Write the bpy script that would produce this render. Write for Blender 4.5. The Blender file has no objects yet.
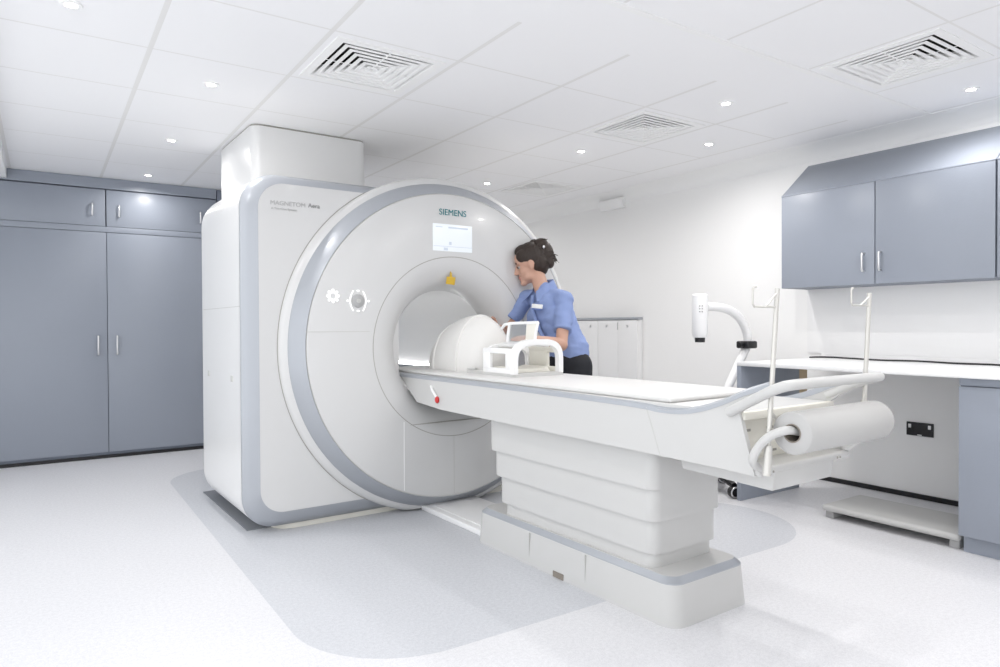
import bpy, bmesh, math, random
from mathutils import Vector, Matrix, noise
random.seed(4)
PI = math.pi
S = bpy.context.scene
C = S.collection
H = 2.562          # ceiling height
XR = 4.969         # right wall
YB = 7.55          # back wall

# ------------------------------------------------------------------ materials
def mat(name, col, rough=.5, metal=0., spec=.5, coat=0., bump=None, emit=None, estr=0., alpha=1., trans=0.):
    m = bpy.data.materials.new(name); m.use_nodes = True
    nt = m.node_tree; b = nt.nodes['Principled BSDF']
    b.inputs['Base Color'].default_value = (*col, 1)
    b.inputs['Roughness'].default_value = rough
    b.inputs['Metallic'].default_value = metal
    b.inputs['Specular IOR Level'].default_value = spec
    b.inputs['Coat Weight'].default_value = coat
    b.inputs['Alpha'].default_value = alpha
    b.inputs['Transmission Weight'].default_value = trans
    if emit:
        b.inputs['Emission Color'].default_value = (*emit, 1)
        b.inputs['Emission Strength'].default_value = estr
    if bump:
        sc, st = bump
        tc = nt.nodes.new('ShaderNodeTexCoord'); n = nt.nodes.new('ShaderNodeTexNoise')
        n.inputs['Scale'].default_value = sc; n.inputs['Detail'].default_value = 4
        bp = nt.nodes.new('ShaderNodeBump'); bp.inputs['Strength'].default_value = st
        bp.inputs['Distance'].default_value = .01
        nt.links.new(tc.outputs['Object'], n.inputs['Vector'])
        nt.links.new(n.outputs['Fac'], bp.inputs['Height'])
        nt.links.new(bp.outputs['Normal'], b.inputs['Normal'])
    return m

M = {}
M['wall'] = mat('wall_paint', (.90, .898, .89), .6, bump=(60, .05))
M['plaster'] = mat('ceiling_plaster', (.90, .90, .895), .7)
M['plastic'] = mat('scanner_plastic', (.64, .64, .637), .28, coat=.12)
M['housing'] = mat('scanner_plastic_lit', (.76, .76, .757), .28, coat=.12)  # scanner plastic again, colour lightened to imitate light on housing and duct box
M['bore'] = mat('bore_liner', (.92, .92, .915), .4)
M['table'] = mat('table_plastic', (.58, .578, .568), .35)
M['cream'] = mat('cream_plastic', (.78, .76, .69), .4)
M['seam'] = mat('seam_line', (.36, .35, .32), .7)
M['softseam'] = mat('soft_seam', (.55, .55, .53), .6)
M['trim'] = mat('blue_grey_trim', (.40, .42, .455), .33, metal=.2)
M['lam'] = mat('blue_grey_laminate', (.29, .318, .372), .36, bump=(90, .04))
M['lam_in'] = mat('blue_grey_laminate_edge', (.20, .225, .275), .5)
M['steel'] = mat('brushed_steel', (.75, .75, .76), .3, metal=.9)
M['alu'] = mat('warm_aluminium', (.66, .645, .61), .4, metal=.5)
M['white'] = mat('white_laminate', (.86, .86, .86), .35)
M['black'] = mat('black_plastic', (.012, .012, .014), .4)
M['dark'] = mat('dark_void', (.03, .028, .025), .8)
M['duct'] = mat('duct_lining', (.05, .047, .042), .8)
M['grey'] = mat('grey_plastic', (.42, .42, .42), .5)
M['stepgrey'] = mat('step_grey', (.5, .5, .49), .5)
M['plate'] = mat('dark_slab_grey', (.2, .21, .23), .6)
M['paper'] = mat('paper', (.50, .497, .49), .8)
M['card'] = mat('card_tube', (.25, .22, .19), .8)
M['mattress'] = mat('mattress_vinyl', (.66, .655, .645), .45)
M['pad'] = mat('pad_fabric', (.72, .71, .69), .6, bump=(160, .1))
M['clear'] = mat('clear_panel', (.85, .88, .9), .1, trans=.85)
M['teal'] = mat('teal_lettering', (.0, .19, .22), .5)
M['letter'] = mat('grey_lettering', (.26, .26, .26), .5)
M['letter2'] = mat('pale_lettering', (.45, .45, .45), .5)
M['yellow'] = mat('yellow_tag', (.62, .40, .03), .5)
M['red'] = mat('red_knob', (.55, .03, .03), .35)
M['ring'] = mat('white_symbol_ring', (.95, .95, .95), .3, emit=(1, 1, 1), estr=.35)
M['lens'] = mat('downlight_lens', (1, 1, 1), .4, emit=(1, .98, .95), estr=30)
M['strip'] = mat('bore_light', (1, 1, 1), .4, emit=(1, 1, 1), estr=8)
M['wood'] = mat('raw_wood_edge', (.58, .45, .29), .6, bump=(40, .1))
M['skin'] = mat('skin', (.56, .33, .245), .5)
M['lips'] = mat('lips', (.45, .19, .16), .45)
M['eye'] = mat('eye_white', (.42, .38, .36), .5)
M['iris'] = mat('iris', (.05, .03, .02), .2)
M['hair'] = mat('dark_brown_hair', (.028, .017, .012), .55, bump=(120, .5))
M['shirt'] = mat('blue_cotton', (.235, .31, .55), .8, bump=(220, .12))
M['shirt2'] = mat('blue_cotton_dark', (.13, .19, .42), .8)
M['trouser'] = mat('black_cloth', (.012, .013, .018), .8)

def screen_mat():
    m = bpy.data.materials.new('display_screen'); m.use_nodes = True
    nt = m.node_tree; b = nt.nodes['Principled BSDF']
    b.inputs['Roughness'].default_value = .25
    b.inputs['Base Color'].default_value = (.3, .3, .3, 1)
    b.inputs['Emission Color'].default_value = (.86, .93, 1, 1)
    b.inputs['Emission Strength'].default_value = .68
    return m
M['screen'] = screen_mat()
M['ui'] = mat('screen_graphics', (.2, .2, .22), .4, emit=(.66, .76, .90), estr=.62)

def floor_mat():
    m = bpy.data.materials.new('speckled_vinyl'); m.use_nodes = True
    nt = m.node_tree; N = nt.nodes; Lk = nt.links; b = N['Principled BSDF']
    tc = N.new('ShaderNodeTexCoord'); sx = N.new('ShaderNodeSeparateXYZ')
    Lk.new(tc.outputs['Object'], sx.inputs[0])
    def mth(op, a, c=None):
        n = N.new('ShaderNodeMath'); n.operation = op
        for i, v in enumerate((a, c)):
            if v is None: continue
            if isinstance(v, (int, float)): n.inputs[i].default_value = v
            else: Lk.new(v, n.inputs[i])
        return n.outputs[0]
    def rbox(cx, cy, hx, hy, r):
        qx = mth('MAXIMUM', mth('SUBTRACT', mth('ABSOLUTE', mth('SUBTRACT', sx.outputs[0], cx)), hx - r), 0.)
        qy = mth('MAXIMUM', mth('SUBTRACT', mth('ABSOLUTE', mth('SUBTRACT', sx.outputs[1], cy)), hy - r), 0.)
        d = mth('SQRT', mth('ADD', mth('MULTIPLY', qx, qx), mth('MULTIPLY', qy, qy)))
        return mth('SUBTRACT', d, r)
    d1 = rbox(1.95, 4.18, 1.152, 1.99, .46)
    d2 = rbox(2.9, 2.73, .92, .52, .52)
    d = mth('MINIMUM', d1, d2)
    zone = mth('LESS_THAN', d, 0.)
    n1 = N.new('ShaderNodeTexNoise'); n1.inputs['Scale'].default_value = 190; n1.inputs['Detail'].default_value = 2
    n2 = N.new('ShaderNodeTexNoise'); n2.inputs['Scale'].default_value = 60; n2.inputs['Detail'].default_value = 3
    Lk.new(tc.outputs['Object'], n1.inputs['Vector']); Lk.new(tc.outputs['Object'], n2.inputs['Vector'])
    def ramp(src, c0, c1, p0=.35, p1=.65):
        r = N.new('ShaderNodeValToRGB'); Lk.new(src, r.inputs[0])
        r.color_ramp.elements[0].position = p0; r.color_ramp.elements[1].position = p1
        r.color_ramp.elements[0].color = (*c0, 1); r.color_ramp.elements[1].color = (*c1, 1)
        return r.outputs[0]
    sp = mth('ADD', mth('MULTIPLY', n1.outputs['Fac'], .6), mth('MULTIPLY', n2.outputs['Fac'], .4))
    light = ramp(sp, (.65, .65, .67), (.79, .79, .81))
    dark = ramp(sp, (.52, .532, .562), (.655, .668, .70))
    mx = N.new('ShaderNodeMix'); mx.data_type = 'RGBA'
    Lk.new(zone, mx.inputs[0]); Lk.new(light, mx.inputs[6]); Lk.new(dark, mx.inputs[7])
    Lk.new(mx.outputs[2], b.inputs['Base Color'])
    b.inputs['Roughness'].default_value = .42
    return m

GX0, GPX, GY0, GPY = .449, .673, 3.04, .683
def ceiling_mat():
    m = bpy.data.materials.new('ceiling_tiles'); m.use_nodes = True
    nt = m.node_tree; N = nt.nodes; Lk = nt.links; b = N['Principled BSDF']
    tc = N.new('ShaderNodeTexCoord'); sx = N.new('ShaderNodeSeparateXYZ')
    Lk.new(tc.outputs['Object'], sx.inputs[0])
    def mth(op, a, c=None):
        n = N.new('ShaderNodeMath'); n.operation = op
        for i, v in enumerate((a, c)):
            if v is None: continue
            if isinstance(v, (int, float)): n.inputs[i].default_value = v
            else: Lk.new(v, n.inputs[i])
        return n.outputs[0]
    def line(src, o, p, hw):
        t = mth('DIVIDE', mth('SUBTRACT', src, o), p)
        f = mth('ABSOLUTE', mth('SUBTRACT', t, mth('ROUND', t)))
        return mth('LESS_THAN', f, hw / p)
    lx = line(sx.outputs[0], GX0, GPX, .012)
    ly = line(sx.outputs[1], GY0, GPY, .006)
    inside = mth('MULTIPLY', mth('GREATER_THAN', sx.outputs[1], 2.5), mth('LESS_THAN', sx.outputs[0], GX0 + 6 * GPX + .01))
    far = mth('MULTIPLY', mth('MAXIMUM', lx, ly), inside)
    nx = line(sx.outputs[0], 2.735, .679, .008)
    ny = line(sx.outputs[1], 1.435, .683, .006)
    near = mth('MULTIPLY', mth('MULTIPLY', mth('MAXIMUM', nx, ny), mth('LESS_THAN', sx.outputs[1], 2.11)), mth('LESS_THAN', sx.outputs[0], 4.85))
    g = mth('MAXIMUM', far, near)
    mx = N.new('ShaderNodeMix'); mx.data_type = 'RGBA'
    Lk.new(g, mx.inputs[0])
    mx.inputs[6].default_value = (.90, .90, .91, 1); mx.inputs[7].default_value = (.79, .785, .775, 1)
    Lk.new(mx.outputs[2], b.inputs['Base Color']); b.inputs['Roughness'].default_value = .7
    return m
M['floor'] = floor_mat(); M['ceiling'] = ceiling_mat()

# ------------------------------------------------------------------ mesh builder
class MB:
    def __init__(s): s.bm = bmesh.new(); s.mi = 0
    def _tag(s, faces):
        for f in faces: f.material_index = s.mi
    def _bev(s, verts, w, seg=2):
        if w <= 0: return
        ed = {e for v in verts for e in v.link_edges}
        r = bmesh.ops.bevel(s.bm, geom=list(ed), offset=w, segments=seg, affect='EDGES', profile=.5, clamp_overlap=True)
        s._tag(r['faces'])
    def box(s, x0, x1, y0, y1, z0, z1, bev=0., seg=2):
        vs = [s.bm.verts.new((x, y, z)) for z in (z0, z1) for x, y in ((x0, y0), (x1, y0), (x1, y1), (x0, y1))]
        fs = [(3, 2, 1, 0), (4, 5, 6, 7), (0, 1, 5, 4), (1, 2, 6, 5), (2, 3, 7, 6), (3, 0, 4, 7)]
        s._tag([s.bm.faces.new([vs[i] for i in f]) for f in fs]); s._bev(vs, bev, seg); return s
    def prism(s, pts, axis, a, b, bev=0., seg=2):
        """closed polygon pts in the plane normal to axis, extruded a..b"""
        def P(p, t):
            return {'x': (t, p[0], p[1]), 'y': (p[0], t, p[1]), 'z': (p[0], p[1], t)}[axis]
        lo = [s.bm.verts.new(P(p, a)) for p in pts]; hi = [s.bm.verts.new(P(p, b)) for p in pts]
        n = len(pts); fs = [s.bm.faces.new(lo[::-1]), s.bm.faces.new(hi)]
        for i in range(n): fs.append(s.bm.faces.new((lo[i], lo[(i + 1) % n], hi[(i + 1) % n], hi[i])))
        s._tag(fs); s._bev(lo + hi, bev, seg); return s
    def strip(s, A, B, close=False):
        va = [s.bm.verts.new(p) for p in A]; vb = [s.bm.verts.new(p) for p in B]
        n = len(A); fs = []
        for i in range(n if close else n - 1):
            j = (i + 1) % n; fs.append(s.bm.faces.new((va[i], va[j], vb[j], vb[i])))
        s._tag(fs); return s
    def loft(s, rings, cap=True, close=True):
        R = [[s.bm.verts.new(p) for p in r] for r in rings]; fs = []
        for a, b in zip(R, R[1:]):
            n = len(a)
            for i in range(n if close else n - 1):
                j = (i + 1) % n; fs.append(s.bm.faces.new((a[i], a[j], b[j], b[i])))
        if cap and close: fs += [s.bm.faces.new(R[0][::-1]), s.bm.faces.new(R[-1])]
        s._tag(fs); return s
    def lathe(s, prof, c=(0, 0, 0), axis='y', seg=96, caps=False, a0=0., a1=2 * PI):
        """prof: (radius, along axis)"""
        full = abs(a1 - a0 - 2 * PI) < 1e-6; n = seg if full else seg + 1
        def P(r, t, a):
            u, v = r * math.cos(a), r * math.sin(a)
            q = {'y': (u, t, v), 'x': (t, u, v), 'z': (u, v, t)}[axis]
            return (q[0] + c[0], q[1] + c[1], q[2] + c[2])
        R = [[s.bm.verts.new(P(r, t, a0 + (a1 - a0) * i / seg)) for i in range(n)] for r, t in prof]; fs = []
        for p, q in zip(R, R[1:]):
            for i in range(n if full else n - 1):
                j = (i + 1) % n; fs.append(s.bm.faces.new((p[i], p[j], q[j], q[i])))
        if caps: fs += [s.bm.faces.new(R[0][::-1]), s.bm.faces.new(R[-1])]
        s._tag(fs); return s
    def cyl(s, p0, p1, r, r1=None, seg=24):
        return s.tube([p0, p1], [r, r if r1 is None else r1], seg)
    def tube(s, pts, r, seg=14):
        pts = [Vector(p) for p in pts]; rs = r if isinstance(r, list) else [r] * len(pts)
        up = None; rings = []
        for i, p in enumerate(pts):
            t = (pts[min(i + 1, len(pts) - 1)] - pts[max(i - 1, 0)]).normalized()
            if up is None:
                up = Vector((0, 0, 1)) if abs(t.z) < .9 else Vector((1, 0, 0))
            a = t.cross(up).normalized(); bb = a.cross(t).normalized(); up = bb
            rings.append([p + (a * math.cos(k * 2 * PI / seg) + bb * math.sin(k * 2 * PI / seg)) * rs[i] for k in range(seg)])
        return s.loft(rings)
    def ball(s, c, r, u=20, v=12, rot=None):
        r = (r, r, r) if isinstance(r, (int, float)) else r
        m = Matrix.Translation(c) @ (rot.to_4x4() if rot else Matrix()) @ Matrix.Diagonal((*r, 1))
        q = bmesh.ops.create_uvsphere(s.bm, u_segments=u, v_segments=v, radius=1, matrix=m)
        s._tag({f for w in q['verts'] for f in w.link_faces}); return s
    def cap(s, p0, r0, p1, r1, n=10):
        """tapered capsule as a convex hull of two spheres"""
        vs = []
        for p, r in ((Vector(p0), r0), (Vector(p1), r1)):
            for i in range(n + 1):
                th = PI * i / n; m = 1 if i in (0, n) else 2 * n
                for k in range(m):
                    a = 2 * PI * k / m
                    vs.append(s.bm.verts.new(p + Vector((math.sin(th) * math.cos(a), math.sin(th) * math.sin(a), math.cos(th))) * r))
        h = bmesh.ops.convex_hull(s.bm, input=vs)
        bad = [g for g in set(h['geom_interior']) | set(h['geom_unused']) if isinstance(g, bmesh.types.BMVert) and g.is_valid]
        bmesh.ops.delete(s.bm, geom=bad, context='VERTS'); return s
    def clip(s, z):
        bmesh.ops.bisect_plane(s.bm, geom=s.bm.verts[:] + s.bm.edges[:] + s.bm.faces[:], plane_co=(0, 0, z), plane_no=(0, 0, -1), clear_outer=True)
        return s
    def mesh(s, name, mats, smooth=35):
        bmesh.ops.recalc_face_normals(s.bm, faces=s.bm.faces[:])
        me = bpy.data.meshes.new(name); s.bm.to_mesh(me); s.bm.free()
        for m in (mats if isinstance(mats, (list, tuple)) else [mats]): me.materials.append(M[m] if isinstance(m, str) else m)
        if smooth:
            for p in me.polygons: p.use_smooth = True
            me.set_sharp_from_angle(angle=math.radians(smooth))
        return me

def tag(o, label=None, cat=None, group=None, kind=None):
    if label: o['label'] = label
    if cat: o['category'] = cat
    if group: o['group'] = group
    if kind: o['kind'] = kind
    return o
def obj(name, mb, mats, parent=None, smooth=35, label=None):
    me = mb.mesh(name, mats, smooth) if isinstance(mb, MB) else mb
    o = bpy.data.objects.new(name, me); C.objects.link(o)
    if parent: o.parent = parent
    if label: o['label'] = label
    return o
def thing(name, label, cat, loc=(0, 0, 0), rz=0., group=None):
    o = bpy.data.objects.new(name, None); C.objects.link(o); o.empty_display_size = .1
    o.location = loc; o.rotation_euler = (0, 0, rz); return tag(o, label, cat, group)
def struct(name, mb, mats, smooth=0):
    o = obj(name, mb, mats, None, smooth); o['kind'] = 'structure'; return o
def copy_tree(root, loc, label, group=None, rz=None):
    def cp(o, par):
        c = o.copy(); C.objects.link(c); c.parent = par
        for ch in o.children: cp(ch, c)
        return c
    kids = list(root.children); r = root.copy(); C.objects.link(r); r.location = loc
    if rz is not None: r.rotation_euler = (0, 0, rz)
    r['label'] = label
    if group: r['group'] = group
    for k in kids: cp(k, r)
    return r
def arc(cx, cy, r, a0, a1, n=10):
    return [(cx + r * math.cos(math.radians(a0 + (a1 - a0) * i / n)), cy + r * math.sin(math.radians(a0 + (a1 - a0) * i / n))) for i in range(n + 1)]
def rrect(x0, x1, y0, y1, r, n=8):
    return arc(x1 - r, y1 - r, r, 0, 90, n) + arc(x0 + r, y1 - r, r, 90, 180, n) + arc(x0 + r, y0 + r, r, 180, 270, n) + arc(x1 - r, y0 + r, r, 270, 360, n)
def smooth_path(pts, n=8):
    """Catmull-Rom through pts"""
    P = [Vector(p) for p in pts]; P = [P[0] * 2 - P[1]] + P + [P[-1] * 2 - P[-2]]; out = []
    for i in range(1, len(P) - 2):
        a, b, c, d = P[i - 1:i + 3]
        for k in range(n):
            t = k / n
            out.append(.5 * ((2 * b) + (c - a) * t + (2 * a - 5 * b + 4 * c - d) * t * t + (3 * b - a - 3 * c + d) * t ** 3))
    return out + [P[-2]]
def text_mesh(body, size, bold=0., ext=.001, align='LEFT', space=1.):
    cu = bpy.data.curves.new('lettering', 'FONT'); cu.body = body; cu.size = size; cu.extrude = ext; cu.offset = bold
    cu.align_x = align; cu.space_character = space
    o = bpy.data.objects.new('lettering', cu); C.objects.link(o)
    dg = bpy.context.evaluated_depsgraph_get(); dg.update()
    me = bpy.data.meshes.new_from_object(o.evaluated_get(dg)); bpy.data.objects.remove(o); return me
def remeshed(mb, name, mats, voxel, it=4, fac=.5):
    me = mb.mesh(name, mats, 0); o = bpy.data.objects.new(name, me); C.objects.link(o)
    r = o.modifiers.new('r', 'REMESH'); r.mode = 'VOXEL'; r.voxel_size = voxel
    if it:
        k = o.modifiers.new('s', 'SMOOTH'); k.iterations = it; k.factor = fac
    dg = bpy.context.evaluated_depsgraph_get(); dg.update()
    m2 = bpy.data.meshes.new_from_object(o.evaluated_get(dg)); bpy.data.objects.remove(o)
    m2.materials.clear()
    for m in (mats if isinstance(mats, (list, tuple)) else [mats]): m2.materials.append(M[m])
    for p in m2.polygons: p.use_smooth = True; p.material_index = 0
    m2.name = name; return m2

# ------------------------------------------------------------------ room shell
XL, YF = -1.6, -2.4
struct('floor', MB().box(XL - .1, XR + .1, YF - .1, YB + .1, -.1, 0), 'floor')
VENTS = [(1.455, 3.382), (3.478, 3.382), (4.150, 5.43), (3.735, 1.777)]
VH = .255
def build_ceiling():
    xs = sorted({XL - .1, XR + .1} | {v[0] + d for v in VENTS for d in (-VH, VH)})
    ys = sorted({YF - .1, YB + .1} | {v[1] + d for v in VENTS for d in (-VH, VH)})
    b = MB(); vid = {}
    def V(x, y, z):
        k = (round(x, 5), round(y, 5), z)
        if k not in vid: vid[k] = b.bm.verts.new((x, y, z))
        return vid[k]
    for i in range(len(xs) - 1):
        for j in range(len(ys) - 1):
            cx, cy = (xs[i] + xs[i + 1]) / 2, (ys[j] + ys[j + 1]) / 2
            if any(abs(cx - v[0]) < VH and abs(cy - v[1]) < VH for v in VENTS): continue
            b.bm.faces.new([V(xs[i], ys[j], H), V(xs[i], ys[j + 1], H), V(xs[i + 1], ys[j + 1], H), V(xs[i + 1], ys[j], H)])
    b.box(XL - .1, XR + .1, YF - .1, YB + .1, H + .16, H + .2)
    return b
struct('ceiling', build_ceiling(), 'ceiling')
struct('wall_right', MB().box(XR, XR + .1, YF, YB, 0, H), 'wall')
struct('wall_back', MB().box(XL, XR, YB, YB + .1, 0, H), 'wall')
struct('wall_left', MB().box(XL - .1, XL, 6.0, YB, 0, H), 'wall')  # cut short so background light enters from the left
struct('wall_front', MB().box(.2, XR, YF - .1, YF, 0, H), 'wall')  # unseen wall, put in to block background light from behind the camera
struct('baseboard_right', MB().box(XR - .012, XR, .6, 3.1, 0, .035, .003), 'black')
struct('trim_1', MB().box(-1.5, 4.86, 2.118, 2.152, H - .004, H, .001), 'plaster')                 # strip between the two ceiling fields
cove = [(XR, H), (XR - .17, H), (XR - .17, H - .003)] + [(XR - .17 + .168 * math.sin(t), H - .003 - .10 * (1 - math.cos(t))) for t in [k * PI / 20 for k in range(1, 11)]] + [(XR, H - .105)]
struct('trim_2', MB().prism(cove, 'y', YF, YB), 'plaster', 40)                                       # coving along the right wall
struct('trim_3', MB().box(XL, -.245, 2.2, 7.166, H - .085, H), 'plaster')                            # shallow bulkhead, far left
struct('trim_4', MB().box(XR - .012, XR, 0., 3.08, .975, 1.467), 'white')                            # splashback panel over the worktop

# ------------------------------------------------------------------ ceiling diffusers and downlights
def vent(loc, label):
    t = thing('ceiling_vent', label, 'vent', (loc[0], loc[1], H), 0, 'square air diffusers in the ceiling')
    a, bo, e = VH, .246, .292
    b = MB()
    b.box(-e, -bo, -e, e, -.005, .0, .001).box(bo, e, -e, e, -.005, .0, .001).box(-bo, bo, -e, -bo, -.005, 0, .001).box(-bo, bo, bo, e, -.005, 0, .001)
    fb = b
    sq = lambda r, z: [(-r, -r, z), (r, -r, z), (r, r, z), (-r, r, z)]
    fb.loft([sq(bo, -.003), sq(bo - .03, .05), sq(bo - .03, .053), sq(bo, 0), sq(bo, -.003)], cap=False)
    obj('frame', fb, 'plaster', t, 0)
    for k in range(6):
        ro = .229 - k * .040; rm = ro - .021; ri = max(.002, rm - .036)
        b = MB(); b.loft([sq(ro, -.004), sq(rm, -.004), sq(ri, .036), sq(ri, .039), sq(rm, -.001), sq(ro, -.001), sq(ro, -.004)], cap=False)
        for q_ in range(4):                                          # small bridge in the middle of each slot
            m_ = Matrix.Rotation(q_ * PI / 2, 4, 'Z'); p = [m_ @ Vector(v) for v in ((-.005, ro, -.003), (.005, ro, -.003), (.005, ro + .017, -.003), (-.005, ro + .017, -.003))]
            b.bm.faces.new([b.bm.verts.new(v) for v in p])
        obj('louvre', b, 'plaster', t, 0)
    obj('duct', MB().strip([(-a, -a, 0), (a, -a, 0), (a, a, 0), (-a, a, 0)], [(-a, -a, .15), (a, -a, .15), (a, a, .15), (-a, a, .15)], True).box(-a, a, -a, a, .148, .15), 'duct', t, 0)
    return t
v0 = vent(VENTS[0], 'square ceiling air vent above and left of the scanner ring, next to the boxed duct')
for p, l in ((VENTS[1], 'square ceiling air vent in mid-ceiling above the bare tabletop, beside two downlights'),
             (VENTS[2], 'smallest looking ceiling air vent, far back above the nurse'),
             (VENTS[3], 'large ceiling air vent at the top right, in front of the wall cupboards')):
    copy_tree(v0, (p[0], p[1], H), l)

def downlight(loc, label):
    t = thing('downlight', label, 'light', (loc[0], loc[1], H), 0, 'recessed downlights in the ceiling tiles')
    obj('bezel', MB().lathe([(.024, -.001), (.026, -.006), (.040, -.006), (.044, -.0005)], axis='z', seg=28), 'plaster', t)
    obj('lens', MB().lathe([(.0005, -.003), (.024, -.003)], axis='z', seg=24), 'lens', t)
    return t
LIGHTS = [((.797, 4.087), 'glowing downlight left of the large air vent, in front of the boxed duct'),
          ((.112, 3.399), 'glowing downlight at the top left edge of the ceiling'),
          ((.790, 5.467), 'glowing downlight second nearest to the tall blue grey cupboards'),
          ((.795, 6.835), 'glowing downlight closest to the tall blue grey cupboards'),
          ((3.504, 2.715), 'glowing downlight right of the middle air vent, nearer the camera of that pair'),
          ((4.189, 3.400), 'glowing downlight by the white right wall, just left of the wall cupboards'),
          ((3.510, 4.083), 'glowing downlight between the middle vent and the far vent, above the nurse'),
          ((3.539, 5.486), 'farthest glowing downlight, just above the top of the scanner ring'),
          ((4.495, 1.772), 'glowing downlight directly in front of the sloped top of the wall cupboards')]
d0 = downlight(*LIGHTS[0])
for p, l in LIGHTS[1:]: copy_tree(d0, (p[0], p[1], H), l)
def lamp(x, y, w, size=.1, spread=165, col=(1, .975, .95)):
    l = bpy.data.lights.new('downlight_or_fill', 'AREA'); l.shape = 'DISK'; l.size = size; l.energy = w
    l.color = col; l.spread = math.radians(spread)
    o = bpy.data.objects.new('downlight_or_fill', l); C.objects.link(o); o.location = (x, y, H - .012); return o
W = 5.0
for p, l in LIGHTS: lamp(p[0], p[1], W * (.8 if p[1] < 2 else 1.45 if p[0] > 3 else .9), .05)
for x, y in ((.8, 2.715), (2.15, 1.34), (.8, 1.34), (2.0, 0.), (.6, -.4), (2.1, -1.4), (3.8, -1.2), (2.2, 6.5), (4.2, 6.9)):
    lamp(x, y, W * .75, .1)
for x, y in ((2.83, 1.06), (3.3, .3), (4.4, .5), (2.83, 1.9)): lamp(x, y, W * 1.1, .1)  # unseen fill lamps added to brighten the worktop side
for y in (.1, 1.34, 2.72, 4.09, 5.46): lamp(-.75, y, W * 1.0, .1, 170, (.93, .965, 1))  # unseen cool row, added to brighten the scanner's left side
wd = bpy.data.worlds.new('World'); S.world = wd; wd.use_nodes = True
wd.node_tree.nodes['Background'].inputs[0].default_value = (.96, .98, 1, 1); wd.node_tree.nodes['Background'].inputs[1].default_value = 1.75  # even background, added as soft fill through the open left side

# ------------------------------------------------------------------ tall cupboards, left
YC = 7.17
def handle(parent, x, y, z, h, out, label=None):
    """bow handle standing off along out = 'x-' or 'y-'"""
    d = .028; r = .0055
    P = [(0, 0, -h / 2), (0, -d, -h / 2 + .012), (0, -d, h / 2 - .012), (0, 0, h / 2)]
    P = [(0, 0, -h / 2), (0, -d * .8, -h / 2), (0, -d, -h / 2 + .012), (0, -d, h / 2 - .012), (0, -d * .8, h / 2), (0, 0, h / 2)]
    if out == 'x-': P = [(q[1], q[0], q[2]) for q in P]
    o = obj('handle', MB().tube([(x + q[0], y + q[1], z + q[2]) for q in P], r * 1.25, 10), 'steel', parent); return o
CT = 2.556
t = thing('tall_cupboard', 'tall blue grey double door cupboard standing on the floor at the left', 'cupboard', (.489, YC, 0))
b = MB(); b.box(-.96, .985, .02, .37, .03, 2.09, .003); b.box(.955, 1.75, 0, .37, .03, CT, .003); obj('carcass', b, 'lam_in', t)
for s in (-1, 1):
    dx = (-.955, -.0025) if s < 0 else (.0025, .95)
    dr = obj('door', MB().box(dx[0], dx[1], -.002, .02, .058, 2.062, .002), 'lam', t)
    handle(dr, s * .075, -.002, 1.035, .165, 'y-')
obj('rail', MB().box(-.955, 1.437, -.002, .02, 2.066, 2.117, .002), 'lam', t)
obj('plinth', MB().box(-1.0, 1.75, .012, .05, 0, .03), 'black', t)
def top_cup(x0, x1, label, hs):
    t = thing('overhead_cupboard', label, 'cupboard', (0, YC, 2.1), 0, 'overhead cupboards above the tall doors')
    obj('carcass', MB().box(x0, x1, .02, .37, 0.005, .36, .003), 'lam_in', t)
    dr = obj('door', MB().box(x0 + .004, x1 - .004, -.002, .02, .02, .35, .002), 'lam', t)
    for hx in hs: handle(dr, hx, -.002, .165, .1, 'y-')
    return t
top_cup(-.466, .485, 'left overhead blue grey cupboard with one handle, above the left tall door', (.378,))
top_cup(.487, 1.437, 'right overhead blue grey cupboard with two handles, lit by a downlight', (.591, 1.285))
struct('trim_5', MB().box(-.5, 1.437, YC + .004, YC + .3, 2.463, 2.56, .002), 'lam')
struct('trim_6', MB().box(-1.55, -.47, YC, YC + .3, 0, 2.474, .002), 'lam')

# ------------------------------------------------------------------ wall cupboards, worktop and desk, right
XF = 4.619
def wall_cup(y0, y1, n, label, hy):
    t = thing('wall_cupboard', label, 'cupboard', (XF, y1, 1.467), 0, 'wall cupboards over the worktop')
    L_ = y1 - y0
    obj('carcass', MB().box(.02, XR - XF, -L_, 0, 0, .69, .002), 'lam_in', t)
    obj('sloped_top', MB().prism([(0, .683), (0, .693), (.02, .705), (XR - XF, .965), (XR - XF, .683)], 'y', -L_, 0, .002), 'lam', t)
    w = L_ / n
    for k in range(n):
        d = obj('door', MB().box(-.002, .019, -(k + 1) * w + .003, -k * w - .003, .0, .682, .0025), 'lam', t)
        for q in hy:
            if k * w < -q < (k + 1) * w: handle(d, -.002, q, .148, .118, 'x-')
    return t
wall_cup(1.690, 3.080, 2, 'blue grey double door wall cupboard with a sloped top, above the worktop', (2.458 - 3.08, 2.346 - 3.08))
wall_cup(.30, 1.686, 2, 'blue grey wall cupboard just showing at the right edge of the picture', (1.06 - 1.686, .95 - 1.686))

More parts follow.
